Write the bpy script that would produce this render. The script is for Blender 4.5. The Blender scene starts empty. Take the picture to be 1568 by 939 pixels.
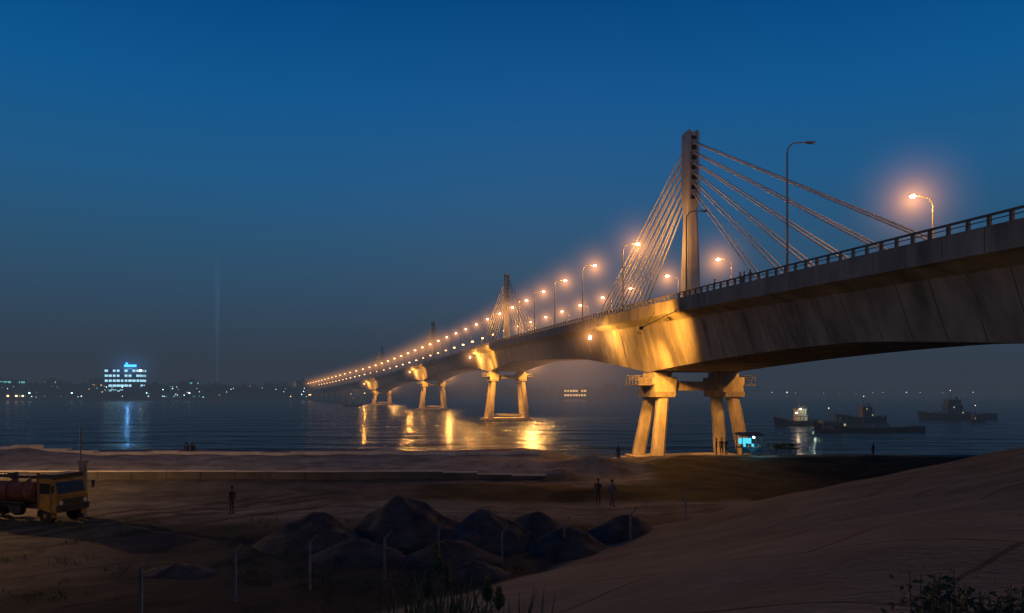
import bpy, bmesh, math, random
import numpy as np
from mathutils import Vector, Matrix, noise
random.seed(7)
scene=bpy.context.scene
F=1132.4
CAMZ=12.5
def lin(c):
    return tuple(((x/255)/12.92 if x/255<=0.04045 else ((x/255+0.055)/1.055)**2.4) for x in c)
# ---------------------------------------------------------------- materials
def newmat(name):
    m=bpy.data.materials.new(name); m.use_nodes=True
    nt=m.node_tree; nt.nodes.clear()
    return m,nt
def mat(name,col,rough=0.8,scale=1.0,amt=0.35,bump=0.0,metal=0.0,stretch=(1,1,1),spec=0.3):
    m,nt=newmat(name); N=nt.nodes; L=nt.links
    out=N.new('ShaderNodeOutputMaterial'); b=N.new('ShaderNodeBsdfPrincipled')
    b.inputs['Roughness'].default_value=rough; b.inputs['Metallic'].default_value=metal
    b.inputs['Specular IOR Level'].default_value=spec
    tc=N.new('ShaderNodeTexCoord'); mp=N.new('ShaderNodeMapping'); mp.inputs['Scale'].default_value=stretch
    L.new(tc.outputs['Object'],mp.inputs['Vector'])
    n=N.new('ShaderNodeTexNoise'); n.inputs['Scale'].default_value=scale; n.inputs['Detail'].default_value=6
    n.inputs['Roughness'].default_value=0.65
    L.new(mp.outputs['Vector'],n.inputs['Vector'])
    r=N.new('ShaderNodeValToRGB')
    r.color_ramp.elements[0].position=0.3; r.color_ramp.elements[1].position=0.7
    r.color_ramp.elements[0].color=(*[c*(1-amt) for c in col],1)
    r.color_ramp.elements[1].color=(*[min(1,c*(1+amt)) for c in col],1)
    L.new(n.outputs['Fac'],r.inputs['Fac']); L.new(r.outputs['Color'],b.inputs['Base Color'])
    if bump>0:
        bp=N.new('ShaderNodeBump'); bp.inputs['Strength'].default_value=bump; bp.inputs['Distance'].default_value=0.1
        L.new(n.outputs['Fac'],bp.inputs['Height']); L.new(bp.outputs['Normal'],b.inputs['Normal'])
    L.new(b.outputs['BSDF'],out.inputs['Surface'])
    return m
def emis(name,col,s):
    m,nt=newmat(name); N=nt.nodes
    out=N.new('ShaderNodeOutputMaterial'); e=N.new('ShaderNodeEmission')
    e.inputs['Color'].default_value=(*col,1); e.inputs['Strength'].default_value=s
    nt.links.new(e.outputs[0],out.inputs['Surface']); return m
def halo_mat(name,col,k,core=0.02):  # haze glow painted in as emission fading from the centre; nothing scatters
    m,nt=newmat(name); N=nt.nodes; L=nt.links
    out=N.new('ShaderNodeOutputMaterial'); e=N.new('ShaderNodeEmission'); e.inputs['Color'].default_value=(*col,1)
    tc=N.new('ShaderNodeTexCoord'); ln=N.new('ShaderNodeVectorMath'); ln.operation='LENGTH'
    L.new(tc.outputs['Object'],ln.inputs[0])
    def M(op,a,b=None,clamp=False):
        x=N.new('ShaderNodeMath'); x.operation=op; x.use_clamp=clamp
        for i,q in enumerate((a,b)):
            if q is None: continue
            if isinstance(q,(int,float)): x.inputs[i].default_value=q
            else: L.new(q,x.inputs[i])
        return x.outputs[0]
    r=ln.outputs['Value']
    a=M('SUBTRACT',1.0,r,True); a=M('MULTIPLY',a,a)
    r2=M('MULTIPLY',r,r); r2=M('ADD',r2,core)
    q=M('DIVIDE',a,r2); q=M('MULTIPLY',q,k)
    L.new(q,e.inputs['Strength']); L.new(e.outputs[0],out.inputs['Volume'])
    return m
ORANGE=(1.0,0.45,0.10)
FLOODC=(1.0,0.40,0.05)
M_conc=mat('bridge_concrete',(0.225,0.205,0.165),0.85,0.30,0.5,0.4,stretch=(1,1,0.35))
M_pier=mat('pier_concrete',(0.32,0.29,0.24),0.85,0.6,0.45,0.4,stretch=(1,1,0.3))
M_pylon=mat('pylon_concrete',(0.42,0.40,0.37),0.8,0.5,0.25,0.2,stretch=(1,1,0.3))
M_joint=mat('joint_dark',(0.08,0.07,0.06),0.9,1,0.3)
M_slot=mat('pylon_recess',(0.05,0.05,0.055),0.9,1,0.3)
M_asph=mat('asphalt',(0.05,0.05,0.05),0.8,2,0.3,0.2)
M_steel=mat('painted_steel',(0.16,0.16,0.16),0.5,3,0.2,0,0.3)
M_rail=mat('railing_steel',(0.12,0.11,0.10),0.6,3,0.3)
M_cable=mat('cable_sheath',(0.75,0.72,0.66),0.5,2,0.10)
M_dark=mat('dark_metal',(0.03,0.03,0.03),0.6,3,0.3)
M_bulb=emis('sodium_bulb',(1.0,0.60,0.28),60)
M_bulbfar=emis('sodium_bulb_hazy',(1.0,0.47,0.16),13)
M_flood=emis('flood_bulb',(1.0,0.55,0.2),30)
M_halo=halo_mat('lamp_haze_glow',(1.0,0.40,0.12),0.0058,0.012)
M_halofar=halo_mat('lamp_haze_glow_far',(1.0,0.41,0.12),0.0050,0.035)
# ---------------------------------------------------------------- mesh builder
class MB:
    def __init__(s): s.v=[]; s.f=[]; s.m=[]
    def box(s,c,h,ax=None,ay=None,az=None,mat=0,taper=1.0):
        ax=Vector(ax) if ax is not None else Vector((1,0,0)); ay=Vector(ay) if ay is not None else Vector((0,1,0)); az=Vector(az) if az is not None else Vector((0,0,1))
        c=Vector(c); b=len(s.v)
        for sz in (-1,1):
            t=taper if sz>0 else 1
            for sx,sy in ((-1,-1),(1,-1),(1,1),(-1,1)):
                s.v.append(c+ax*h[0]*sx*t+ay*h[1]*sy*t+az*h[2]*sz)
        for q in ((3,2,1,0),(4,5,6,7),(0,1,5,4),(1,2,6,5),(2,3,7,6),(3,0,4,7)):
            s.f.append([b+i for i in q]); s.m.append(mat)
    def tube(s,p0,p1,r0,r1=None,n=8,mat=0,cap=True):
        p0=Vector(p0); p1=Vector(p1); r1=r0 if r1 is None else r1
        d=(p1-p0).normalized(); a=d.orthogonal().normalized(); c=d.cross(a); b=len(s.v)
        for p,r in ((p0,r0),(p1,r1)):
            for i in range(n):
                t=2*math.pi*i/n; s.v.append(p+a*math.cos(t)*r+c*math.sin(t)*r)
        for i in range(n):
            j=(i+1)%n; s.f.append([b+i,b+j,b+n+j,b+n+i]); s.m.append(mat)
        if cap:
            s.f.append([b+i for i in range(n)][::-1]); s.m.append(mat)
            s.f.append([b+n+i for i in range(n)]); s.m.append(mat)
    def loft(s,rings,mat=0,closed=True,cap=True):
        b=len(s.v); n=len(rings[0])
        for r in rings:
            for p in r: s.v.append(Vector(p))
        for k in range(len(rings)-1):
            for i in range(n if closed else n-1):
                j=(i+1)%n
                s.f.append([b+k*n+i,b+k*n+j,b+(k+1)*n+j,b+(k+1)*n+i]); s.m.append(mat)
        if cap:
            s.f.append([b+i for i in range(n)][::-1]); s.m.append(mat)
            s.f.append([b+(len(rings)-1)*n+i for i in range(n)]); s.m.append(mat)
    def ball(s,c,r,mat=0,n=8,sc=(1,1,1)):
        c=Vector(c); rings=[]
        for k in range(n//2,0,-1):
            ph=math.pi*k/(n//2+1)
            rings.append([c+Vector((math.cos(2*math.pi*i/n)*math.sin(ph)*r*sc[0],math.sin(2*math.pi*i/n)*math.sin(ph)*r*sc[1],math.cos(ph)*r*sc[2])) for i in range(n)])
        s.loft(rings,mat)
    def quad(s,pts,mat=0):
        b=len(s.v); s.v+= [Vector(p) for p in pts]; s.f.append(list(range(b,b+len(pts)))); s.m.append(mat)
    def mesh(s,name,mats,smooth=False,fix=False):
        me=bpy.data.meshes.new(name); me.from_pydata([tuple(v) for v in s.v],[],s.f)
        for m in mats: me.materials.append(m)
        me.polygons.foreach_set('material_index',s.m)
        if smooth: me.polygons.foreach_set('use_smooth',[True]*len(s.f))
        if fix:
            bm=bmesh.new(); bm.from_mesh(me); bmesh.ops.recalc_face_normals(bm,faces=bm.faces); bm.to_mesh(me); bm.free()
        me.update(); return me
    def obj(s,name,mats,parent=None,loc=(0,0,0),rot=0,smooth=False,fix=True):
        return mkobj(name,s.mesh(name,mats,smooth,fix),parent,loc,rot)
def mkobj(name,data,parent=None,loc=(0,0,0),rot=0):
    o=bpy.data.objects.new(name,data); scene.collection.objects.link(o)
    o.location=loc; o.rotation_euler=(0,0,rot)
    if parent: o.parent=parent
    return o
def empty(name,loc=(0,0,0),rot=0): return mkobj(name,None,None,loc,rot)
def light(name,typ,loc,power,col,parent=None,radius=0.25,target=None,angle=None,blend=0.6):
    l=bpy.data.lights.new(name,typ); l.energy=power; l.color=col
    if typ in('POINT','SPOT'): l.shadow_soft_size=radius
    if typ=='SPOT': l.spot_size=math.radians(angle or 90); l.spot_blend=blend
    o=mkobj(name,l,parent,loc)
    return o
def sphere_mesh(name,m,sub=3):
    bm=bmesh.new(); bmesh.ops.create_icosphere(bm,subdivisions=sub,radius=1.0); me=bpy.data.meshes.new(name); bm.to_mesh(me); bm.free(); me.materials.append(m); return me
# ---------------------------------------------------------------- terrain
TOE=np.array([(-60,-41),(-5.2,25),(1.3,31.4),(7.2,40.4),(16.3,50.5),(29,60),(52,73),(85,82),(140,88),(600,100)],float)
def signed(x,y):
    best=np.full(x.shape,1e9); sg=np.zeros(x.shape)
    for a,b in zip(TOE[:-1],TOE[1:]):
        d=b-a; L2=(d**2).sum(); t=np.clip(((x-a[0])*d[0]+(y-a[1])*d[1])/L2,0,1)
        px=a[0]+t*d[0]; py=a[1]+t*d[1]; dist=np.hypot(x-px,y-py)
        c=(d[0]*(y-a[1])-d[1]*(x-a[0]))
        upd=dist<best; best=np.where(upd,dist,best); sg=np.where(upd,np.where(c<0,1,-1),sg)
    return best*sg
def sst(a,b,t):
    q=np.clip((t-a)/(b-a),0,1); return q*q*(3-2*q)
def height(x,y):
    x=np.asarray(x,float); y=np.asarray(y,float)
    d=signed(x,y)
    z=4.90+0.10*np.sin(x*0.31+y*0.2)*np.sin(y*0.27+1)+0.05*np.sin(x*1.3)*np.sin(y*1.1+2)
    q=np.clip(d,0,40)
    up=np.where(q<16,0.30*q,0.30*16+1.1*(1-np.exp(-(q-16)*0.30/1.1)))
    z=z+up
    z=z+0.80*np.clip((y-64.6)/15,0,1)*(1-sst(2,8,x))
    bx=sst(8,15,x+ (y-52)*-0.12); z=z+0.95*bx*sst(52,76,y)*(1-sst(78,80,y))*(d<0.5)
    for (mx,my,r,h) in ((7.6,70,4.2,1.75),(4.2,66,3.0,.7),(11,72,3,.9),(-53,80,7,0.75),(1.0,72,5,.5),(2,56,5,.35),(6,54,3,.45),(9,56,3,.4)):
        rr=np.hypot((x-mx)/1.25,y-my)/r; z=z+h*np.clip(1-rr,0,1)**1.15
    t=sst(86,106,y); z=z*(1-t)-3.5*t
    return z
def hz(x,y): return float(height(np.array([x]),np.array([y]))[0])
def axis(segs):
    out=[]
    for a,b,s in segs: out+=list(np.arange(a,b,s))
    out.append(segs[-1][1]); return np.array(out)
xs=axis([(-900,-120,20),(-120,-60,2.5),(-60,70,0.5),(70,140,2.5),(140,900,20)])
ys=axis([(-120,-10,6),(-10,108,0.5),(108,112,2)])
GX,GY=np.meshgrid(xs,ys); GZ=height(GX,GY); GD=signed(GX,GY)
nx,ny=len(xs),len(ys)
nz=np.array([noise.noise(Vector((x*0.12,y*0.12,3)))+0.5*noise.noise(Vector((x*0.4,y*0.4,9))) for x,y in zip(GX.ravel(),GY.ravel())]).reshape(GX.shape)
nf=np.array([noise.noise(Vector((x*0.9,y*0.9,5))) for x,y in zip(GX.ravel(),GY.ravel())]).reshape(GX.shape)
emb=(GY>64.4)&(GY<81)&(GX<4)
GZ=GZ+(0.08*nz+0.08*nf)*(GY<100)*np.where(emb,.1,1)*np.where(GD>0,.12,1)
sand=np.array((.20,.170,.125)); soil=np.array((.024,.025,.025)); grass=np.array((.016,.018,.013)); conc=np.array((.138,.130,.104)); road=np.array((.125,.117,.098)); mud=np.array((.072,.067,.055)); econc=np.array((.23,.21,.175))
col=np.zeros(GX.shape+(3,)); col[:]=mud
def blend(mask,c):
    global col
    m=np.clip(mask,0,1)[...,None]; col=col*(1-m)+c*m
w=nz*3
blend(sst(60,63,GY+w)*sst(2,7,GX),sand)
blend(sst(64.6,65.0,GY)*(1-sst(3,6,GX)),econc)
blend(sst(80.0,80.5,GY)*(1-sst(3,6,GX)),econc*.8)
blend(sst(44,45.5,GY+w*.3)*(1-sst(50,51.5,GY+w*.3)),road)
blend(sst(51,52.5,GY+w*.6)*(1-sst(59,61,GY+w))*sst(-9,-6,GX+w)*(1-sst(13,15,GX)),grass)
blend((1-sst(41,44,GY+w))*sst(-24,-17,GX+w+(GY-40)*.35),soil)
blend((1-sst(27,31,GY+w)),soil*.8)
for off in (-3,0,2.2,6.5):
    tr_=np.abs((GX+27)-(GY-40)*.9-off+nz*1.0); blend((1-sst(.3,.7,tr_))*(GX<-12)*(GY<58)*(GY>24)*.75,soil)
for off in (46.2,48.4):
    tr_=np.abs(GY-off-nz*.7-GX*.02); blend((1-sst(.2,.5,tr_))*(GX>-22)*(GX<14)*.6,mud*.6)
blend(sst(9.5,11.5,GX-(GY-52)*.14+w*.2)*sst(51,52,GY)*(1-sst(75.5,76.5,GY)),grass*1.1)
blend(sst(-0.3,0.5,GD+w*.15),conc)
blend(sst(88,91,GY),soil)
faces=[(j*nx+i,j*nx+i+1,(j+1)*nx+i+1,(j+1)*nx+i) for j in range(ny-1) for i in range(nx-1)]
me=bpy.data.meshes.new('ground'); me.from_pydata(np.stack([GX.ravel(),GY.ravel(),GZ.ravel()],1).tolist(),[],faces)
ca=me.color_attributes.new('zone','FLOAT_COLOR','POINT')
ca.data.foreach_set('color',np.concatenate([col.reshape(-1,3),sst(-.2,.6,GD).reshape(-1,1)],1).ravel())
me.polygons.foreach_set('use_smooth',[True]*len(faces))
m,nt=newmat('ground_soil'); N=nt.nodes; L=nt.links
out=N.new('ShaderNodeOutputMaterial'); b=N.new('ShaderNodeBsdfPrincipled'); b.inputs['Roughness'].default_value=.92; b.inputs['Specular IOR Level'].default_value=.1
at=N.new('ShaderNodeAttribute'); at.attribute_name='zone'
tc=N.new('ShaderNodeTexCoord')
n1=N.new('ShaderNodeTexNoise'); n1.inputs['Scale'].default_value=.35; n1.inputs['Detail'].default_value=9; n1.inputs['Roughness'].default_value=.7
n2=N.new('ShaderNodeTexNoise'); n2.inputs['Scale'].default_value=6; n2.inputs['Detail'].default_value=6
for n in(n1,n2): L.new(tc.outputs['Object'],n.inputs['Vector'])
mr=N.new('ShaderNodeMapRange'); mr.inputs[1].default_value=.3; mr.inputs[2].default_value=.7; mr.inputs[3].default_value=.40; mr.inputs[4].default_value=1.6
L.new(n1.outputs['Fac'],mr.inputs[0])
mrb=N.new('ShaderNodeMapRange'); mrb.inputs[1].default_value=.3; mrb.inputs[2].default_value=.7; mrb.inputs[3].default_value=.62; mrb.inputs[4].default_value=1.3
L.new(n1.outputs['Fac'],mrb.inputs[0])
mf=N.new('ShaderNodeMix'); L.new(at.outputs['Alpha'],mf.inputs['Factor']); L.new(mr.outputs[0],mf.inputs['A']); L.new(mrb.outputs[0],mf.inputs['B'])
mp=N.new('ShaderNodeMapping'); mp.inputs['Rotation'].default_value=(0,0,math.radians(50)); L.new(tc.outputs['Object'],mp.inputs['Vector'])
br=N.new('ShaderNodeTexBrick'); br.inputs['Scale'].default_value=1; br.inputs['Brick Width'].default_value=6.5; br.inputs['Row Height'].default_value=4.2; br.inputs['Mortar Size'].default_value=.06; br.inputs['Mortar Smooth'].default_value=.4
br.inputs['Color1'].default_value=(1,1,1,1); br.inputs['Color2'].default_value=(.78,.79,.82,1); br.inputs['Mortar'].default_value=(.32,.32,.32,1)
nd=N.new('ShaderNodeVectorMath'); nd.operation='MULTIPLY_ADD'; L.new(n1.outputs['Color'],nd.inputs[0]); nd.inputs[1].default_value=(.3,.3,0); L.new(mp.outputs['Vector'],nd.inputs[2])
L.new(nd.outputs[0],br.inputs['Vector'])
mb=N.new('ShaderNodeMix'); mb.data_type='RGBA'; mb.inputs['A'].default_value=(1,1,1,1); L.new(at.outputs['Alpha'],mb.inputs['Factor']); L.new(br.outputs['Color'],mb.inputs['B'])
m1=N.new('ShaderNodeMix'); m1.data_type='RGBA'; m1.blend_type='MULTIPLY'; m1.inputs['Factor'].default_value=1; L.new(at.outputs['Color'],m1.inputs['A']); L.new(mb.outputs['Result'],m1.inputs['B'])
m2=N.new('ShaderNodeVectorMath'); m2.operation='SCALE'; L.new(m1.outputs['Result'],m2.inputs[0]); L.new(mf.outputs['Result'],m2.inputs['Scale'])
L.new(m2.outputs[0],b.inputs['Base Color'])
bp=N.new('ShaderNodeBump'); bp.inputs['Strength'].default_value=.7; bp.inputs['Distance'].default_value=.12
ad=N.new('ShaderNodeMath'); ad.operation='MULTIPLY_ADD'; L.new(n1.outputs['Fac'],ad.inputs[0]); ad.inputs[1].default_value=2; L.new(n2.outputs['Fac'],ad.inputs[2])
L.new(ad.outputs[0],bp.inputs['Height']); L.new(bp.outputs['Normal'],b.inputs['Normal'])
L.new(b.outputs[0],out.inputs['Surface']); me.materials.append(m)
mkobj('ground',me)
M_econ=mat('coping_concrete',(.40,.37,.32),.9,.5,.3,.3); M_eshadow=mat('wall_face_toe_shadow',(.075,.072,.066),.95,.6,.4,.3)  # shadow line at the wall toe painted as a dark face colour
mb=MB()
x=-120.0
while x<1.5:
    z=(hz(x+1.5,64.35)+hz(x+4.5,64.35))/2*.4+5.0*.6-.02; f=1.0 if x<-8 else max(.25,1-(x+8)/12)
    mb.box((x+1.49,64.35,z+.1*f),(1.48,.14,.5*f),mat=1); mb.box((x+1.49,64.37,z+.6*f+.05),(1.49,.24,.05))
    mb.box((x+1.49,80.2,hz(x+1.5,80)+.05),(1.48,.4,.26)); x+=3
mb.obj('embankment_wall',[M_econ,M_eshadow])
# ---------------------------------------------------------------- water
m,nt=newmat('river_water'); N=nt.nodes; L=nt.links
out=N.new('ShaderNodeOutputMaterial'); b=N.new('ShaderNodeBsdfPrincipled')
b.inputs['Base Color'].default_value=(.014,.018,.020,1); b.inputs['Roughness'].default_value=.20; b.inputs['IOR'].default_value=1.33
tc=N.new('ShaderNodeTexCoord')
mp=N.new('ShaderNodeMapping'); mp.inputs['Scale'].default_value=(.40,1,1); mp.inputs['Rotation'].default_value=(0,0,.12); L.new(tc.outputs['Object'],mp.inputs['Vector'])
n1=N.new('ShaderNodeTexNoise'); n1.inputs['Scale'].default_value=.24; n1.inputs['Detail'].default_value=5
n2=N.new('ShaderNodeTexNoise'); n2.inputs['Scale'].default_value=.055; n2.inputs['Detail'].default_value=3
for n in(n1,n2): L.new(mp.outputs[0],n.inputs['Vector'])
ad=N.new('ShaderNodeMath'); ad.operation='MULTIPLY_ADD'; L.new(n2.outputs['Fac'],ad.inputs[0]); ad.inputs[1].default_value=3.0; L.new(n1.outputs['Fac'],ad.inputs[2])
bp=N.new('ShaderNodeBump'); bp.inputs['Strength'].default_value=1.0; bp.inputs['Distance'].default_value=4.6
L.new(ad.outputs[0],bp.inputs['Height']); L.new(bp.outputs[0],b.inputs['Normal']); L.new(b.outputs[0],out.inputs['Surface'])
w_=MB(); w_.quad([(-9000,88,0),(9000,88,0),(9000,12000,0),(-9000,12000,0)]); w_.obj('river_water',[m],fix=False)
# ---------------------------------------------------------------- bridge alignment
CP=[(75.6,-119,17.6),(66.8,-69,19.5),(51.7,17,22.7),(31.6,131,26.5),(-2.3,327,32.0),(-55.6,521,30.8),(-125,711,24.6),(-176,822,20.2),(-301,1120,12.5),(-360,1260,11.5)]
CP=[Vector(c) for c in CP]
def cr(p0,p1,p2,p3,t):
    d=(p2-p1).length; m1=((p2-p1)/(p2-p1).length+(p1-p0)/(p1-p0).length)*.5*d; m2=((p3-p2)/(p3-p2).length+(p2-p1)/(p2-p1).length)*.5*d
    t2=t*t;t3=t2*t
    return p1*(2*t3-3*t2+1)+m1*(t3-2*t2+t)+p2*(-2*t3+3*t2)+m2*(t3-t2)
pts=[]; knots={}
ext=[CP[0]*2-CP[1]]+CP+[CP[-1]*2-CP[-2]]
for i in range(1,len(ext)-2):
    knots[i-1]=len(pts)
    n=int((ext[i+1]-ext[i]).length/0.5)
    for k in range(n): pts.append(cr(ext[i-1],ext[i],ext[i+1],ext[i+2],k/n))
S=[0]
for a,b2 in zip(pts[:-1],pts[1:]): S.append(S[-1]+(b2-a).length)
S=np.array(S); PA=np.array([tuple(p) for p in pts])
sP=[S[knots[k]] for k in (2,3,4,5,6)]
def st(s):
    p=Vector([np.interp(s,S,PA[:,k]) for k in range(3)])
    q=Vector([np.interp(s+1,S,PA[:,k]) for k in range(3)])-Vector([np.interp(s-1,S,PA[:,k]) for k in range(3)])
    q.z=0; q.normalize(); n=Vector((q.y,-q.x,0))
    return p,q,n
def depth(s):
    e=min(abs(s-q) for q in sP)
    if s>sP[4]+115: return 3.0
    D=7.3+3.3*max(0,1-e/58)**1.4
    if s>sP[4]+55: D=D+(3.0-D)*min(1,(s-sP[4]-55)/60)
    return D
bridge=empty('cable_stayed_bridge')
rings=[]; s=0.0
while s<S[-1]-2:
    p,d,n=st(s); D=depth(s); Z=Vector((0,0,1))
    prof=[(-12,.15),(-12,-1.75),(-11.4,-1.9),(-9.9,-2.6),(-8.0,-D),(8.0,-D),(9.9,-2.6),(11.4,-1.9),(12,-1.75),(12,.15),(11.5,.15),(11.5,0),(-11.5,0),(-11.5,.15)]
    if D<4: prof=[(a,bz if bz>-2 else (-2.0 if bz>-2.7 else -D)) for a,bz in prof]
    rings.append([p+n*a+Z*bz for a,bz in prof]); s+=2.0
mb=MB(); mb.loft(rings,0)
for i,f in enumerate(mb.f):
    if len(f)==4 and i%14==11: mb.m[i]=1
mb.obj('girder',[M_conc,M_asph],bridge)
jb=MB(); rb=MB()
s=4.0
while s<sP[4]+100:
    p,d,n=st(s); D=depth(s)
    for sg in(-1,1):
        a=p+n*sg*9.9+Vector((0,0,-2.6)); c=p+n*sg*8.0+Vector((0,0,-D)); u=(c-a).normalized(); nn=u.cross(d).normalized()
        if nn.dot(n*sg)<0: nn=-nn
        jb.box((a+c)/2,(.04,.010,(c-a).length/2),d,nn,u)
        jb.box(p+n*sg*12+Vector((0,0,-.8)),(.025,.01,.93),d,n)
        if int(s/4)%3==0:
            jb.box((a+c)/2*0.75+a*0.25+nn*.03,(.16,.05,(c-a).length*.31),d,nn,u,mat=1)
    s+=4.0 if s<400 else 8
jb.obj('segment_joints',[M_joint,M_conc],bridge)
s=1.0
while s<S[-1]-6:
    step=1.9 if s<420 else (4 if s<900 else 8)
    p,d,n=st(s); p2,_,n2=st(s+step)
    for sg in(-1,1):
        q=p+n*sg*11.8; q2=p2+n2*sg*11.8
        rb.box(q+Vector((0,0,.5)),(.14,.10,.40),d,n)
        rb.tube(q+Vector((0,0,.93)),q2+Vector((0,0,.93)),.10,n=6)
        rb.tube(q+Vector((0,0,.58)),q2+Vector((0,0,.58)),.045,n=4)
    rb.box((p+p2)/2+Vector((0,0,.2)),(step/2,.5,.22),d,n,mat=1)
    s+=step
rb.obj('railing',[M_rail,M_conc],bridge)
def sect(p,d,n,w,l,z,ch=.25):
    w/=2;l/=2;c=ch
    return [p+n*x+d*y+Vector((0,0,z)) for x,y in ((-w+c,-l),(w-c,-l),(w,-l+c),(w,l-c),(w-c,l),(-w+c,l),(-w,l-c),(-w,-l+c))]
PH=32.3
for k,sk in enumerate(sP[1:]):
    p,d,n=st(sk); mb=MB(); Z=Vector((0,0,1))
    H=PH-(0.6 if k==0 else 0) - (1.5 if k>1 else 0)
    lo=H-12.0
    mb.loft([sect(p,d,n,2.7,4.6,.02,.5),sect(p,d,n,2.4,4.0,4,.5),sect(p,d,n,1.75,2.9,lo-2.2,.4),sect(p,d,n,1.75,2.9,lo-1.6,.4),sect(p,d,n,1.95,3.5,lo,.25)])
    for sg in(-1,1):
        q=p+n*sg*.75
        mb.loft([sect(q,d,n,.42,3.5,lo,.06),sect(q,d,n,.42,3.4,H-.3 ,.06),sect(q,d,n,.38,2.9,H+.25,.06)])
    mb.loft([sect(p,d,n,1.07,1.9,lo-.01,.05),sect(p,d,n,1.07,1.9,H-.6,.05)],mat=1)
    mb.box(p+Z*(H-.35),(1.3,.53,.35),d,n)
    for i in range(6):
        z=lo+1.3+i*1.75
        for sg in(-1,1):
            ax=(d*sg+Z*.5).normalized(); az=ax.cross(n).normalized()
            mb.box(p+Z*z+d*sg*1.25,(.5,.5,.2),ax,n,az)
    mb.obj('pylon',[M_pylon,M_slot],bridge)
    cb=MB()
    for i in range(6):
        for sg in(-1,1):
            dist=28+7.2*i
            e,_,en=st(sk+sg*dist)
            for o in(-.34,.34):
                a=p+Z*(lo+1.3+i*1.75)+d*sg*1.5+n*o; c=e+en*o*1.5+Z*.3
                cb.tube(a,c,.13 if k==0 else .16,n=8)
                cb.tube(c+(a-c).normalized()*.2,c+(a-c).normalized()*2.6,.24,n=8)
    cb.obj('stay_cables',[M_cable],bridge,smooth=True)
def pier(sk,zb,plinth=True,k=0):
    p,d,n=st(sk); D=depth(sk); zt=p.z-D; b0=Vector((p.x,p.y,0)); Z=Vector((0,0,1)); mb=MB()
    if zt-4<zb+1: 
        mb.box(b0+Z*((zt+zb-2)/2),(3,8,(zt-zb+2)/2),d,n); mb.obj('pier',[M_pier],bridge); return
    for sg in(-1,1):
        mb.box(b0+n*sg*6.2+Z*(zt-.45),(2.8,1.6,.45),d,n)
        mb.box(b0+n*sg*6.2+Z*(zt-1.5),(3.6,2.2,.62),d,n)
        mb.box(b0+n*sg*6.2+Z*(zt-2.75),(3.9,1.9,.66),d,n)
        mb.box(b0+n*sg*6.3+Z*(zt-3.85),(4.3,1.7,.45),d,n,taper=1.05)
        for tg in(-1,1):
            t=b0+n*sg*6.4+d*tg*3.1+Z*(zt-4.3); q=b0+n*sg*8.3+d*tg*5.0+Z*(zb-1)
            mb.loft([sect(q,d,n,2.4,2.0,0,.5),sect(q*.5+t*.5,d,n,2.15,1.85,0,.45),sect(t,d,n,2.0,1.8,0,.4)])
        o=b0+n*sg*9.6+Z*(zt-1.6)
        mb.box(o-Z*.6,(3.4,1.2,.10),d,n,mat=1)
        for j in range(5):
            q=o+d*(-3.3+1.65*j)+n*sg*1.1; mb.tube(q-Z*.5,q+Z*1.0,.06,n=5,mat=1)
        for hgt in(.25,.65,1.0):
            mb.tube(o+n*sg*1.1-d*3.3+Z*hgt,o+n*sg*1.1+d*3.3+Z*hgt,.05,n=5,mat=1)
            for tg in(-1,1): mb.tube(o+n*sg*1.1+d*3.3*tg+Z*hgt,o-n*sg*1.1+d*3.3*tg+Z*hgt,.05,n=5,mat=1)
    mb.box(b0+Z*(zt-2.4),(2.0,4.3,.8),d,n)
    if k!=1: mb.box(b0+Z*(zb+2.3),(.7,7.0,.45),d,n)
    if plinth:
        mb.box(b0+Z*(zb-.9),(7.2,10.8,1.6),d,n)
        mb.box(b0+Z*(zb+.9),(6.4,10.0,.22),d,n)
    mb.obj('pier',[M_pier,M_steel],bridge)
pier(sP[0],hz(51.7,17),False)
for k in range(1,5): pier(sP[k],0,True,k)
for j in range(9): 
    s0=sP[4]+115+45*j
    if s0<S[-1]-20:
        p,d,n=st(s0); mb=MB()
        for sg in(-1,1): mb.loft([sect(Vector((p.x,p.y,0))+n*sg*6,d,n,2.5,2.5,-2,.4),sect(Vector((p.x,p.y,0))+n*sg*6,d,n,2.2,2.2,p.z-3.8,.4)])
        mb.box(Vector((p.x,p.y,p.z-3.5)),(1.6,9,.7),d,n); mb.obj('approach_pier',[M_pier],bridge)
HALO=sphere_mesh('haze_glow',M_halo); HALOF=sphere_mesh('haze_glow_far',M_halofar,2)
def flood(s,off,dz,target,power,angle=80,halo=0,col=FLOODC,omni=0,rad=.5,lens=True):
    p,d,n=st(s); q=p+n*off+Vector((0,0,dz)); e=empty('floodlight',q)
    dirv=(Vector(target)-q).normalized(); side=dirv.cross(Vector((0,0,1))).normalized(); upv=side.cross(dirv)
    mb=MB(); mb.box((0,0,0),(.12,.3,.22),dirv,side,upv,mat=0)
    if lens: mb.box(dirv*.14,(.03,.24,.17),dirv,side,upv,mat=1)
    if omni: mb.ball((0,0,-.4),.3,mat=1)
    edge=p+n*(12 if off>0 else -12)+Vector((0,0,-1.2))-q
    mb.tube(edge,(0,0,0),.05,n=6)
    mb.obj('housing',[M_dark,M_flood],e)
    if power:
        l=light('lamp','SPOT',dirv*.3,power,col,e,rad,None,angle,1.0); l.rotation_euler=dirv.to_track_quat('-Z','Y').to_euler()
    if omni: light('lamp','POINT',(0,0,-1.0),omni,ORANGE,e,.4)
    if halo: mkobj('haze_glow',HALO,e).scale=(halo,)*3
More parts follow.
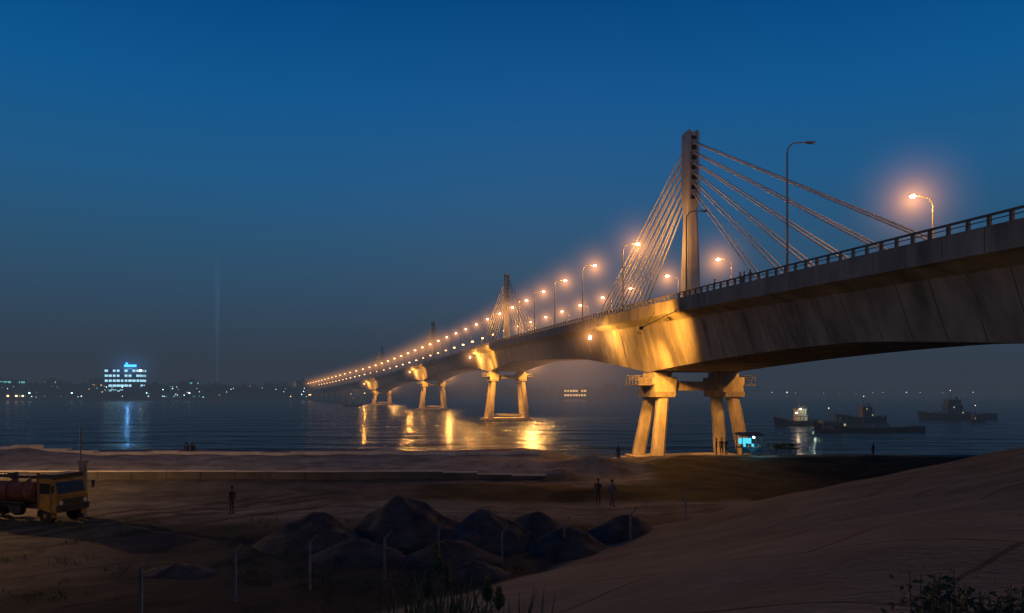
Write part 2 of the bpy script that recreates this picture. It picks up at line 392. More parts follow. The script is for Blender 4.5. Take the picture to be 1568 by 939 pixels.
for k in range(1,5):
    p,d,n=st(sP[k]); D=depth(sP[k]); c=p+n*-8.5
    pw=[0,34000,60000,50000,45000][k]
    flood(sP[k]+17,-13.6,-3.6,c+Vector((0,0,-D+1)),pw*.40,140,9.0 if k==1 else 10,omni=3500 if k==1 else 16000)
    flood(sP[k]-26,-18.5,-4.4,c+Vector((0,0,-6))-d*2,pw*(1.5 if k==1 else 1.2),110,rad=.9)
    flood(sP[k]-14,-14.5,-4.4,p+n*-8.0+Vector((0,0,-D-7)),pw*1.2,90,rad=.8)
    flood(sP[k]-14,13.6,-4.4,p+n*8.0+Vector((0,0,-D-6)),pw*(.4 if k==1 else 1.1),60)
    if k>1: flood(sP[k]+12,14.5,-6.0,p+n*8+Vector((0,0,-D-2)),0,80,16,omni=190000 if k==2 else 50000)
flood(sP[1]-18,-11.6,-2.6,(10,74,5),20000,56,lens=False)  # added spot brightening the shore mound, no such fitting; lens left off
# ---------------------------------------------------------------- street lamps on the bridge
def lampmesh(H,arm,lit,far=False):
    mb=MB(); r=.5
    mb.box((0,0,.25),(.22,.22,.25)); mb.tube((0,0,.3),(0,0,H-r-.7),.14,.09,8)
    pr=Vector((0,0,H-r-.7)); R=1.2
    for k in range(1,7):
        t=math.pi/2*k/6; q=Vector((R*(1-math.cos(t)),0,H-r-.7+R*math.sin(t))); mb.tube(pr,q,.075,n=6); pr=q
    e=Vector((arm,0,pr.z+.12)); mb.tube(pr,e,.065,n=6)
    mb.box(e+Vector((.3,0,0)),(.48,.17,.09),(1,0,.06),None,None)
    if lit: mb.ball(e+Vector((.32,0,-.12)),.33 if not far else .65,mat=1,n=8,sc=(1.2,.9,.7))
    else: mb.ball(e+Vector((.32,0,-.1)),.2,mat=2,n=8,sc=(1.4,.7,.5))
    return mb.mesh('street_lamp',[M_steel,M_bulbfar if far else M_bulb,M_rail],fix=True),e+Vector((.32,0,-.55))
LM={}
def lamp(s,side,H,arm=2.4,lit=True,power=1500,far=False,hs=10.0,halo=True):
    key=(H,lit,far)
    if key not in LM: LM[key]=lampmesh(H,arm,lit,far)
    me,e=LM[key]; p,d,n=st(s); q=p+n*side*11.25; dirv=-n*side
    o=mkobj('street_lamp',me,None,q+Vector((0,0,.02)),math.atan2(dirv.y,dirv.x))
    if lit:
        if power: light('lamp','POINT',e,power,ORANGE,o,.22)
        if halo: hh=mkobj('haze_glow',HALOF if far else HALO,o,e); hh.scale=(15 if far else hs,)*3
base=sP[1]+3.5
i=-2
while base+i*28.0<S[-1]-20:
    s=base+i*28.0+(1.5 if i==-2 else 0); far=s>sP[1]+330
    lamp(s,-1,14.2 if i==-2 else 12.4,lit=i>=0,far=far,power=0 if far else 4500)
    i+=1
for j in (-5,-4): lamp(base+j*28,-1,12.0,lit=True,power=2500)
rs=[sP[1]-45-27*q for q in range(0,4)]+[sP[1]+7+26.0*q for q in range(0,45)]
for s in rs:
    if s<S[-1]-20 and s>5:
        far=s>sP[1]+230
        lamp(s,1,10.7,lit=True,far=far,power=0 if far else 3500,halo=not far,hs=10)
# ---------------------------------------------------------------- yard lamps beside the view
def yard_lamp(x,y,H,rot,power,c=ORANGE):
    me,e=lampmesh(H,2.0,True); z=hz(x,y)
    o=mkobj('street_lamp',me,None,(x,y,z-.1),rot); light('lamp','POINT',e,power,c,o,.15)
yard_lamp(-43,55,8,-.6,7500,(1,.50,.16))
yard_lamp(-33,25,6.5,.3,1500)
yard_lamp(52,60,9.5,2.6,9000,(1,.54,.22))
yard_lamp(38,28,9,2.8,1800,(1,.54,.22))
# ---------------------------------------------------------------- far bank
M_far=mat('far_bank_soil',(.04,.04,.037),.95,.02,.4)
M_leaf=mat('distant_foliage',(.024,.032,.026),.95,.2,.5)
shore=[(-2600,900),(-1200,960),(-700,1010),(-400,1040),(-290,1090),(-180,1240),(-60,1500),(40,1350),(150,1150),(260,1500),(520,1900),(1100,2100),(2500,2300),(5000,2600)]
mb=MB()
for (x0,y0),(x1,y1) in zip(shore[:-1],shore[1:]):
    nseg=max(2,int(abs(x1-x0)/60))
    for i in range(nseg):
        a=Vector((x0+(x1-x0)*i/nseg,y0+(y1-y0)*i/nseg,0)); c=Vector((x0+(x1-x0)*(i+1)/nseg,y0+(y1-y0)*(i+1)/nseg,0))
        mb.quad([a+Vector((0,0,-1)),c+Vector((0,0,-1)),c+Vector((0,8,2.5)),a+Vector((0,8,2.5))])
        mb.quad([a+Vector((0,8,2.5)),c+Vector((0,8,2.5)),c+Vector((0,300,5)),a+Vector((0,300,5))])
        mb.quad([a+Vector((0,300,5)),c+Vector((0,300,5)),Vector((c.x*3,11000,6)),Vector((a.x*3,11000,6))])
mb.obj('far_bank',[M_far],fix=False)
def shy(x): return float(np.interp(x,[q[0] for q in shore],[q[1] for q in shore]))
def trees(name,n,xr,hr,back):
    mb=MB()
    for i in range(n):
        x=random.uniform(*xr); y=shy(x)+random.uniform(10,back); h=random.uniform(*hr)*(1+.35*noise.noise(Vector((x*.013,0,1)))*2)
        h=max(5,h); z0=2.6; w=h*random.uniform(.45,.8)
        mb.tube((x,y,z0-.5),(x+random.uniform(-.5,.5),y,z0+h*.6),h*.03,h*.012,5)
        for b_ in range(3): 
            t=random.uniform(0,6.28); mb.tube((x,y,z0+h*.4),(x+math.cos(t)*w*.5,y+math.sin(t)*w*.3,z0+h*.7),h*.012,h*.006,4)
        blobs=[(x+random.uniform(-w,w)*.6,y+random.uniform(-w,w)*.5,z0+h*random.uniform(.25,.95),random.uniform(.25,.45)*w) for _ in range(8)]
        for bx,by,bz,br_ in blobs:
            for q in range(14):
                v=Vector((random.gauss(0,1),random.gauss(0,1),random.gauss(0,1))).normalized()*br_*random.uniform(.5,1.05)
                c=Vector((bx,by,bz))+Vector((v.x,v.y,v.z*.75)); s1=random.uniform(.6,1.2)*h*.09
                u=Vector((random.uniform(-1,1),random.uniform(-1,1),random.uniform(-1,1))).normalized(); w2=u.orthogonal().normalized()
                mb.quad([c-u*s1,c+w2*s1,c+u*s1,c-w2*s1])
    mb.obj(name,[M_leaf],fix=False)
trees('distant_trees',280,(-900,-290),(10,22),60)
trees('distant_trees',170,(-290,260),(12,26),60)
trees('distant_trees',170,(230,1700),(12,24),80)
M_bwall=mat('building_wall_dim',(.10,.10,.11),.9,.1,.3)
M_bwhite=mat('building_wall_pale',(.6,.6,.6),.9,.1,.2)
M_bbrown=mat('building_wall_brown',(.20,.12,.08),.9,.1,.2)
M_wcy=emis('window_cool',(.42,.80,1.0),4.6)
M_wteal=emis('window_teal',(.22,.80,.85),2.4)
M_wwarm=emis('window_warm',(1,.55,.2),3.2)
M_wdark=mat('window_dark',(.02,.03,.04),.2,1,.2)
M_blue=emis('sign_blue',(.03,.25,1.0),16)
M_star=emis('lamp_cool',(.7,.9,1.0),40)
M_halob=halo_mat('sign_haze_glow',(.10,.38,1.0),0.0013,0.06)
HALOB=sphere_mesh('sign_haze_glow',M_halob)
def building(name,u,Y,wpx,top,floors,bays,wm,wall,seed,litp=.9,depth_=18,z0=3,sign=False):
    rr=random.Random(seed)
    x=(u-784)/F*Y; w=wpx/F*Y; H=top; e=empty(name,(x,Y,z0)); mb=MB()
    mb.box((0,0,H/2-1),(w/2,depth_/2,H/2+1)); mb.box((0,0,H+.5),(w/2+.4,depth_/2+.4,.5))
    for q in range(rr.randint(1,3)): mb.box((rr.uniform(-w*.35,w*.35),2,H+2.5),(w*.08,3,1.6))
    fh=H/floors
    for i in range(floors):
        mb.box((0,-depth_/2-.25,i*fh+fh*.05+.05),(w/2+.2,.25,.2))
        for j in range(bays):
            bw=w/bays; lit=rr.random()<litp
            if sign and i==0: lit=False
            cx=-w/2+bw*(j+.5); cz=i*fh+fh*.55
            mb.box((cx,-depth_/2-.02,cz),(bw*rr.uniform(.28,.44),.05,fh*.22),mat=1 if lit else 2)
            mb.box((cx,-depth_/2-.06,cz),(.12,.08,fh*.29))
            mb.box((w/2+.02,-depth_/2+depth_*(j+.5)/bays,cz),(.05,depth_/bays*.35,fh*.22),mat=1 if lit else 2)
    mb.obj('walls_and_windows',[wall,wm,M_wdark],e)
    if sign:
        sb=MB(); sb.box((w*.22,-depth_/2+1,H+4.0),(w*.17,.4,1.6)); sb.box((w*.22-6,-depth_/2+1.5,H+1.6),(.3,.3,1.5),mat=1); sb.box((w*.22+6,-depth_/2+1.5,H+1.6),(.3,.3,1.5),mat=1)
        sb.box((w*.12,-depth_/2+1,H+7.2),(w*.03,.4,1.2)); sb.obj('rooftop_sign',[M_blue,M_dark],e)
        sb=MB(); sb.ball((w/2+1.5,-depth_/2-1,H-3),1.5); sb.tube((w/2+1.5,-depth_/2-1,H-3),(w/2-.5,-depth_/2,H-4),.2,mat=1); sb.obj('facade_lamp',[M_star,M_dark],e)
        light('sign_glow','POINT',(w*.22,-depth_/2-6,H+6),60000,(.15,.5,1),e,2)
        hh=mkobj('sign_haze_glow',HALOB,e,(w*.22,-depth_/2,H+1)); hh.scale=(68,68,52)
    return e
building('office_building',192,1075,54,43,6,9,M_wcy,M_bwall,1,.90,sign=True)
building('apartment_building',12,1060,46,26,4,8,M_wteal,M_bwall,2,.7)
building('apartment_building',424,1130,34,24,3,6,M_wteal,M_bwhite,3,.05)
building('apartment_building',466,1120,20,26,4,4,M_wwarm,M_bbrown,4,.05)
building('warehouse',880,1215,34,14,2,8,M_wwarm,M_bwall,5,.9)
building('apartment_building',330,1140,26,13,3,6,M_wwarm,M_bwall,6,.2)
building('apartment_building',262,1160,20,19,4,4,M_wcy,M_bwall,7,.2)
building('warehouse',120,1120,40,14,2,9,M_wteal,M_bwall,8,.25)
building('apartment_building',80,1150,18,27,4,4,M_wteal,M_bwall,9,.25)
building('apartment_building',296,1150,14,25,5,3,M_wteal,M_bwall,10,.2)
building('apartment_building',148,1165,14,28,5,3,M_wwarm,M_bwall,12,.2)
M_lw=emis('quay_lamp_white',(.5,.85,1.0),14.0); M_lo=emis('quay_lamp_orange',(1,.5,.2),14)
rr=random.Random(11)
mb=MB()
def quay(u,dz,r,mt,dy=5):
    k=(u-784)/F; Y=1000.
    for _ in range(20): Y=shy(k*Y)+dy
    x=k*Y; mb.tube((x,Y,2),(x,Y,2.5+dz),.15,n=4,mat=2); mb.ball((x,Y,2.7+dz),r,mat=mt,n=6)
for q in range(120): quay(rr.uniform(0,480),rr.uniform(2,18),rr.choice((.3,.4,.5,.7)),rr.choice((0,0,0,1)),rr.uniform(4,60))
for q in range(16): quay(rr.uniform(470,560),rr.uniform(3,12),rr.choice((.7,.9,1.1)),1,rr.uniform(4,40))
for q in range(9): quay(rr.uniform(1160,1568),rr.uniform(3,10),rr.choice((.6,.8,1.0)),rr.choice((0,0,1)),rr.uniform(4,30))
for u,r in ((1205,2.4),(1388,2.2),(1409,1.3),(1352,1.2),(1490,1.9),(1182,1.2),(45,1.3),(110,1.1),(225,1.2),(290,1.2)): quay(u,8,r,0,6)
for u,r in ((12,1.6),(25,1.6),(35,1.4),(868,1.3),(878,1.4),(892,1.4)): quay(u,4,r,1,4)
mb.obj('quay_lamps',[M_lw,M_lo,M_dark])
e=empty('searchlight',((333-784)/F*1200,1200,3)); mb=MB(); mb.box((0,0,4),(2,2,4)); mb.tube((0,0,8),(0,0,10),1.4,1.8,12); mb.obj('housing',[M_dark],e)
m,nt=newmat('beam_haze'); N=nt.nodes; L=nt.links
out=N.new('ShaderNodeOutputMaterial'); em=N.new('ShaderNodeEmission'); em.inputs['Color'].default_value=(.35,.65,1,1)
tc=N.new('ShaderNodeTexCoord'); sp=N.new('ShaderNodeSeparateXYZ'); L.new(tc.outputs['Object'],sp.inputs[0])
mr=N.new('ShaderNodeMapRange'); mr.inputs[1].default_value=10; mr.inputs[2].default_value=240; mr.inputs[3].default_value=.014; mr.inputs[4].default_value=0
L.new(sp.outputs['Z'],mr.inputs[0]); L.new(mr.outputs[0],em.inputs['Strength']); L.new(em.outputs[0],out.inputs['Volume'])
mb=MB(); mb.tube((0,0,10.2),(0,0,240),2.6,4.5,16); mb.obj('light_beam',[m],e)
# ---------------------------------------------------------------- river mist
def mist_domain(name,lo,hi,sig,air):
    m,nt=newmat(name); N=nt.nodes; L=nt.links
    out=N.new('ShaderNodeOutputMaterial'); em=N.new('ShaderNodeEmission'); ab=N.new('ShaderNodeVolumeAbsorption'); a=N.new('ShaderNodeAddShader')
    em.inputs['Color'].default_value=(*air,1); em.inputs['Strength'].default_value=sig
    ab.inputs['Color'].default_value=(0,0,0,1); ab.inputs['Density'].default_value=sig
    L.new(em.outputs[0],a.inputs[0]); L.new(ab.outputs[0],a.inputs[1]); L.new(a.outputs[0],out.inputs['Volume'])
    lo=Vector(lo);hi=Vector(hi); mb=MB(); mb.box((lo+hi)/2,tuple((hi-lo)/2)); mb.obj(name,[m])
mist_domain('river_mist',(-8500,107,-3),(8500,11500,85),.00135,(.033,.045,.064))
def glow_mist(p,sc,k,rot,col=(1,.46,.20)):  # lamp-lit mist put in as self-glowing ellipsoids, no scattering medium
    m=halo_mat('mist_glow',col,k,.5); o=mkobj('warm_mist_glow',sphere_mesh('mist_glow',m),None,p,rot); o.scale=sc
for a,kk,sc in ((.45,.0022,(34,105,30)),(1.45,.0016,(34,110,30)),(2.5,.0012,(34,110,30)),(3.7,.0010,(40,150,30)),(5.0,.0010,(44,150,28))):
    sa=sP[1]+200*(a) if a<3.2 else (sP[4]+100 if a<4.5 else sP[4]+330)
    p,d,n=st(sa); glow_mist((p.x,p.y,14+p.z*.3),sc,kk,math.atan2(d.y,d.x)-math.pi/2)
# ---------------------------------------------------------------- ships
M_hull=mat('ship_hull',(.03,.033,.04),.6,.3,.4); M_sw=mat('ship_white',(.5,.48,.44),.6,.4,.25); M_sgrey=mat('ship_grey',(.13,.14,.16),.7,.3,.3)
M_slamp=emis('ship_lamp',(1,.85,.6),14); M_mast=emis('mast_lamp',(1,.8,.55),3); M_swin=emis('ship_window',(1,.8,.5),.5)
def ship(name,u,Y,L_,B,rot,house=.78,decks=3,cargo='tank',lit=False,hull=None,fb=2.2,wall=None):
    e=empty(name,((u-784)/F*Y,Y,0),rot); mb=MB(); rings=[]
    for i in range(13):
        t=i/12; w=B/2*(min(1,(1-t)*4.2)**.6 if t>.76 else min(1,.72+t*1.6)); w=max(w,.06); sh=fb+1.6*max(0,t-.72)/.28*1.0+.7*max(0,.15-t)/.15; x=-L_/2+L_*t
        rings.append([(x,-w*.6,-1),(x+.0,-w*.92,.3),(x+(t>.9)*.8,-w,sh),(x+(t>.9)*.8,-w*.9,sh),(x+(t>.9)*.8,-w*.9,sh-.5),(x+(t>.9)*.8,w*.9,sh-.5),(x+(t>.9)*.8,w*.9,sh),(x+(t>.9)*.8,w,sh),(x,w*.92,.3),(x,w*.6,-1)])
    mb.loft(rings,0)
    hx=-L_/2+L_*(1-house) ; z=fb-.5
    lw=L_*.11; bw=B*.36
    for k in range(decks):
        mb.box((hx,0,z+1.15),(lw,bw,1.15),mat=1); mb.box((hx,0,z+2.34),(lw+.3,bw+.3,.06),mat=1)
        nb=6
        for j in range(nb):
            for sg in(-1,1): mb.box((hx-lw+2*lw*(j+.5)/nb,sg*(bw+.02),z+1.4),(lw/nb*.5,.04,.33),mat=3 if (lit and (j+k)%2) or (j*7+k)%11==0 else 4)
        for sg in(-1,1): 
            mb.tube((hx-lw-.25,sg*(bw+.25),z+3.2),(hx+lw+.25,sg*(bw+.25),z+3.2),.03,n=4,mat=2)
            for j in range(5): mb.tube((hx-lw+lw*.5*j,sg*(bw+.25),z+2.4),(hx-lw+lw*.5*j,sg*(bw+.25),z+3.2),.03,n=4,mat=2)
        z+=2.42; lw*=.82 if k else .92; bw*=.92; hx+=lw*.06
    mb.tube((hx-lw*.8,0,z-2),(hx-lw*.9,0,z+1.3),.55,.5,10,mat=2); mb.tube((hx+lw*.3,0,z),(hx+lw*.3,0,z+4),.10,.05,6,mat=2); mb.box((hx+lw*.3,0,z+2.6),(.08,1.1,.05),mat=2)
    mx=L_*.33; mb.tube((mx,0,fb),(mx,0,fb+5),.12,.06,6,mat=2)
    if cargo=='tank':
        mb.box((L_*.08,0,fb+.1),(L_*.26,B*.33,.55),mat=2)
        for j in range(7): mb.tube((-L_*.15+j*L_*.075,0,fb+.6),(-L_*.15+j*L_*.075,0,fb+1.3),.5,n=8,mat=2)
        mb.tube((-L_*.18,B*.2,fb+1.2),(L_*.34,B*.2,fb+1.2),.16,n=6,mat=2)
        mb.tube((L_*.05,0,fb),(L_*.05,0,fb+4),.12,n=6,mat=2); mb.tube((L_*.05,0,fb+1.5),(L_*.2,0,fb+4.0),.07,n=5,mat=2)
    for j in range(int(L_/2)):
        x=-L_*.46+j*2*.9
        if x<L_*.38:
            for sg in(-1,1): mb.tube((x,sg*B*.46,fb),(x,sg*B*.46,fb+.9),.035,n=4,mat=2)
    mb.obj('hull_and_superstructure',[hull or M_hull,wall or M_sw,M_sgrey,M_swin,M_wdark],e)
    if lit:
        lb=MB(); 
        for q in((hx+L_*.14,B*.3,z-1.5),(hx-L_*.12,B*.3,z-3.5),(hx+L_*.05,B*.4,z)): 
            lb.ball(q,.2); lb.tube(q,(hx,0,q[2]),.04,n=4)
        lb.obj('deck_lamps',[M_slamp],e)
        light('deck_light','POINT',(hx+L_*.2,B*.9,fb+5),550,(1,.75,.45),e,.3)
        light('deck_light','POINT',(hx-L_*.2,B*.9,fb+4),350,(.8,1,.7),e,.3)
    else:
        lb=MB(); lb.ball((hx+lw*.3,0,z+4.1),.16); lb.obj('mast_lamp',[M_mast],e)
ship('tugboat',1218,272,15.5,5.2,math.pi+.12,.62,2,'none',True,fb=1.9)
ship('tanker_ship',1330,232,32,6.5,math.pi*1.0-.1,.16,1,'tank',False,fb=1.3,wall=M_sgrey)
ship('cargo_ship',1318,300,20,5.5,math.pi+.1,.60,2,'none',False,fb=2.2,wall=M_sgrey)
ship('cargo_ship',1465,335,33,7,math.pi-.05,.45,3,'tank',False,fb=2.2,wall=M_sgrey)
ship('fishing_boat',1496,300,8,2.6,.3,.65,1,'none',False,fb=.9,wall=M_sgrey)
ship('fishing_boat',540,640,16,4,.1,.5,1,'none',False,fb=1,wall=M_sgrey)
# ---------------------------------------------------------------- gravel piles
M_grav=mat('gravel',(.034,.036,.039),.95,1.2,.6,1.0)
def pile(u,Y,h,rx,ry,seed):
    x0=(u-784)/F*Y; z0=hz(x0,Y)-.15; n=40; mb=MB(); rings=[]; 
    for k in range(18):
        t=1-k/17; ring=[]
        for i in range(n):
            a=2*math.pi*i/n; v=Vector((math.cos(a),math.sin(a),0))
            wob=1+.16*noise.noise(Vector((v.x*1.5+seed,v.y*1.5,seed)))
            r=t*wob; zz=h*(1-t)**.92 - .16*h*max(0,(.25-t))*4*.5
            j=noise.noise(Vector((v.x*t*rx*.9+seed,v.y*t*ry*.9,seed*2)))*.28*h*.5+noise.noise(Vector((v.x*t*rx*4,v.y*t*ry*4,seed)))*.08
            ring.append((v.x*r*rx,v.y*r*ry,zz+j*(1 if k>0 else 0)))
        rings.append(ring)
    mb.loft(rings[:-1],0,True,True); mb.obj('gravel_pile',[M_grav],None,(x0,Y,z0),0,True)
pile(482,37,1.75,2.9,2.8,1); pile(620,39,2.45,3.7,3.3,2); pile(748,37.5,1.95,3.0,2.8,3); pile(822,39.5,1.55,2.4,2.4,4)
pile(866,36,1.45,2.3,2.3,5); pile(958,39,1.35,2.2,2.2,6); pile(548,34,1.0,2.6,2.2,7); pile(690,33.5,1.1,2.4,2.1,8); pile(730,31,.7,1.5,1.4,9); pile(270,31,.6,2.2,1.5,10)
# ---------------------------------------------------------------- fence
M_post=mat('concrete_post',(.14,.145,.15),.9,3,.4)
mb=MB(); tops=[]
FL=[(-15.8,21.5),(-12.0,24.0),(-9.9,26.5),(-7.8,28.4),(-5.2,30.0),(-3.1,31.3),(-.4,33.0),(2.5,35.0),(5.9,37.0),(9.5,40.6)]
for i,(x,y) in enumerate(FL):
    z=hz(x,y); H=(1.75+.08*math.sin(i*3))*(1 if i<6 else .8); l=.08*math.sin(i*5)
    a=Vector((x,y,z-.3)); c=Vector((x+l,y,z+H)); mb.box((a+c)/2,(.05,.05,(c-a).length/2),mat=0,taper=.85)
    t=c+Vector((.30,-.1,.34)); mb.tube(c-Vector((0,0,.05)),t,.04,.03,5); tops.append((a,c,t))
for (a,c,t),(a2,c2,t2) in zip(tops[:-1],tops[1:]):
    for f in(.35,.6,.85): mb.tube(a.lerp(c,f),a2.lerp(c2,f),.008,n=3,mat=1)
    mb.tube(t,t2,.008,n=3,mat=1)
mb.obj('barbed_wire_fence',[M_post,M_dark])
# ---------------------------------------------------------------- tanker truck
M_yel=mat('truck_yellow',(.22,.13,.016),.6,1.5,.5,0,0,spec=.4); M_tank=mat('tank_rust',(.10,.042,.026),.7,1.6,.6,.1); M_tyre=mat('tyre',(.02,.02,.02),.9,5,.2); M_glass=mat('glass_dark',(.02,.025,.03),.1,1,.1)
tx=(114-784)/F*43; tr=empty('tanker_truck',(tx-.1,43,hz(tx,43)-.02),math.radians(-18)); tr.scale=(.9,.9,.9)
mb=MB()
mb.box((-4.4,.45,.95),(4.4,.08,.14),mat=2); mb.box((-4.4,-.45,.95),(4.4,.08,.14),mat=2)
cab=[(-1.6,.95),(-1.6,2.75),(-1.45,2.9),(-.5,2.9),(-.32,2.75),(-.08,1.85),(0,1.75),(0,.75),(-.25,.7)]
mb.loft([[(x,sy,z) for x,z in cab] for sy in(-1.15,1.15)],0)
mb.box((.03,0,1.0),(.06,1.18,.2),mat=2); mb.box((.03,0,1.42),(.04,.75,.16),mat=2)
mb.box((-1.0,0,3.0),(.6,1.1,.14),mat=2)
for sg in(-1,1):
    mb.ball((.06,sg*.88,1.35),.15,mat=5,n=8,sc=(.4,1,1))
    mb.box((-1.0,sg*1.155,2.25),(.42,.015,.34),mat=3)
    for xx in(-1.48,-.48): mb.box((xx,sg*1.165,1.75),(.015,.012,.95),mat=2)
    mb.box((-.55,sg*1.17,1.68),(.10,.02,.025),mat=2)
    mb.tube((-.2,sg*1.15,2.5),(.05,sg*1.5,2.5),.02,n=4,mat=2); mb.box((.05,sg*1.5,2.3),(.03,.1,.24),mat=2)
    for k in range(8):
        t0=math.pi*k/7; mb.box((-.95+math.cos(t0)*.62,sg*1.05,.55+math.sin(t0)*.6),(.14,.16,.03),(-math.sin(t0),0,math.cos(t0)),(0,1,0),(math.cos(t0),0,math.sin(t0)),mat=0)
mb.quad([(-.27,-1.0,2.66),(-.27,1.0,2.66),(-.06,1.0,1.93),(-.06,-1.0,1.93)],3)
for wx in(-.95,-5.9,-7.2):
    for sg in(-1,1):
        mb.tube((wx,sg*.78,.52),(wx,sg*1.12,.52),.52,n=20,mat=4); mb.tube((wx,sg*1.10,.52),(wx,sg*1.15,.52),.27,n=12,mat=2); mb.tube((wx,sg*1.14,.52),(wx,sg*1.2,.52),.11,n=8,mat=0)
rings=[]
for x,r in((-8.35,.4),(-8.25,.8),(-8.1,.95),(-2.25,.95),(-2.1,.8),(-2.0,.4)):
    rings.append([(x,math.cos(2*math.pi*i/24)*r*1.18,1.98+math.sin(2*math.pi*i/24)*r*.9) for i in range(24)])
mb.loft(rings,1)
for x in(-7.4,-5.9,-4.4,-3.1):
    mb.loft([[(x+dx,math.cos(2*math.pi*i/24)*.99*1.18,1.98+math.sin(2*math.pi*i/24)*.99*.9) for i in range(24)] for dx in(-.04,.04)],2)
    mb.box((x,0,1.12),(.1,.9,.1),mat=2)
mb.tube((-5.2,0,2.8),(-5.2,0,3.05),.32,n=14,mat=2); mb.box((-5.2,0,2.88),(2.2,.3,.03),mat=2)
mb.tube((-8.0,-.9,1.2),(-3,-.9,1.2),.09,n=8,mat=2); mb.box((-3.6,-.95,.85),(.5,.2,.25),mat=2)
for k in range(5): mb.box((-8.5,0,1.2+.3*k),(.02,.25,.02),mat=2)
mb.tube((-1.8,-.95,.9),(-1.8,-.95,3.25),.07,n=8,mat=2)
mb.obj('cab_tank_and_wheels',[M_yel,M_tank,M_dark,M_glass,M_tyre,M_sw],tr)
mb=MB(); gx=(127-784)/F*44.8; gz=hz(gx,44.8); mb.box((gx,44.8,gz+1.6),(.16,.16,1.7)); mb.box((gx,44.8,gz+3.35),(.22,.22,.06)); mb.tube((gx-.25,45,gz),(gx-.25,45,gz+5.4),.04,n=5,mat=1); mb.obj('gate_post',[M_post,M_dark])
# ---------------------------------------------------------------- people
def clothmat(i,shirt,trs,hair=(.01,.008,.006)):
    m,nt=newmat('clothes_%d'%i); N=nt.nodes; L=nt.links
    out=N.new('ShaderNodeOutputMaterial'); b=N.new('ShaderNodeBsdfPrincipled'); b.inputs['Roughness'].default_value=.85
    at=N.new('ShaderNodeTexCoord'); sp=N.new('ShaderNodeSeparateXYZ'); L.new(at.outputs['Object'],sp.inputs[0])
    r=N.new('ShaderNodeValToRGB'); r.color_ramp.interpolation='CONSTANT'
    els=r.color_ramp.elements; els[0].position=0; els[0].color=(.02,.018,.015,1); els[1].position=.045; els[1].color=(*trs,1)
    for p,c in((.46,shirt),(.735,(.22,.12,.075)),(.87,hair)):
        q=els.new(p); q.color=(*c,1)
    dv=N.new('ShaderNodeMath'); dv.operation='DIVIDE'; dv.inputs[1].default_value=2.0; L.new(sp.outputs['Z'],dv.inputs[0]); L.new(dv.outputs[0],r.inputs['Fac'])
    L.new(r.outputs[0],b.inputs['Base Color']); L.new(b.outputs[0],out.inputs['Surface']); return m
M_skin=mat('skin',(.22,.12,.075),.6,5,.1); M_hair=mat('hair',(.012,.01,.008),.6,20,.3)
def skinmesh(name,chains,mt,parent,loc=(0,0,0)):
    vs=[];es=[];rs=[];idx={}
    for ch in chains:
        prev=None
        for key,co,r in ch:
            if key not in idx: idx[key]=len(vs); vs.append(co); rs.append(r)
            if prev is not None: es.append((prev,idx[key]))
            prev=idx[key]
    me=bpy.data.meshes.new(name); me.from_pydata(vs,es,[]); me.materials.append(mt)
    o=mkobj(name,me,parent,loc); md=o.modifiers.new('Skin','SKIN'); md.use_smooth_shade=True
    for i,sv in enumerate(me.skin_vertices[0].data): sv.radius=(rs[i],rs[i]) if not isinstance(rs[i],tuple) else rs[i]; sv.use_root=(i==0)
    sd=o.modifiers.new('Sub','SUBSURF'); sd.levels=1; sd.render_levels=1
    return o
cnt=[0]
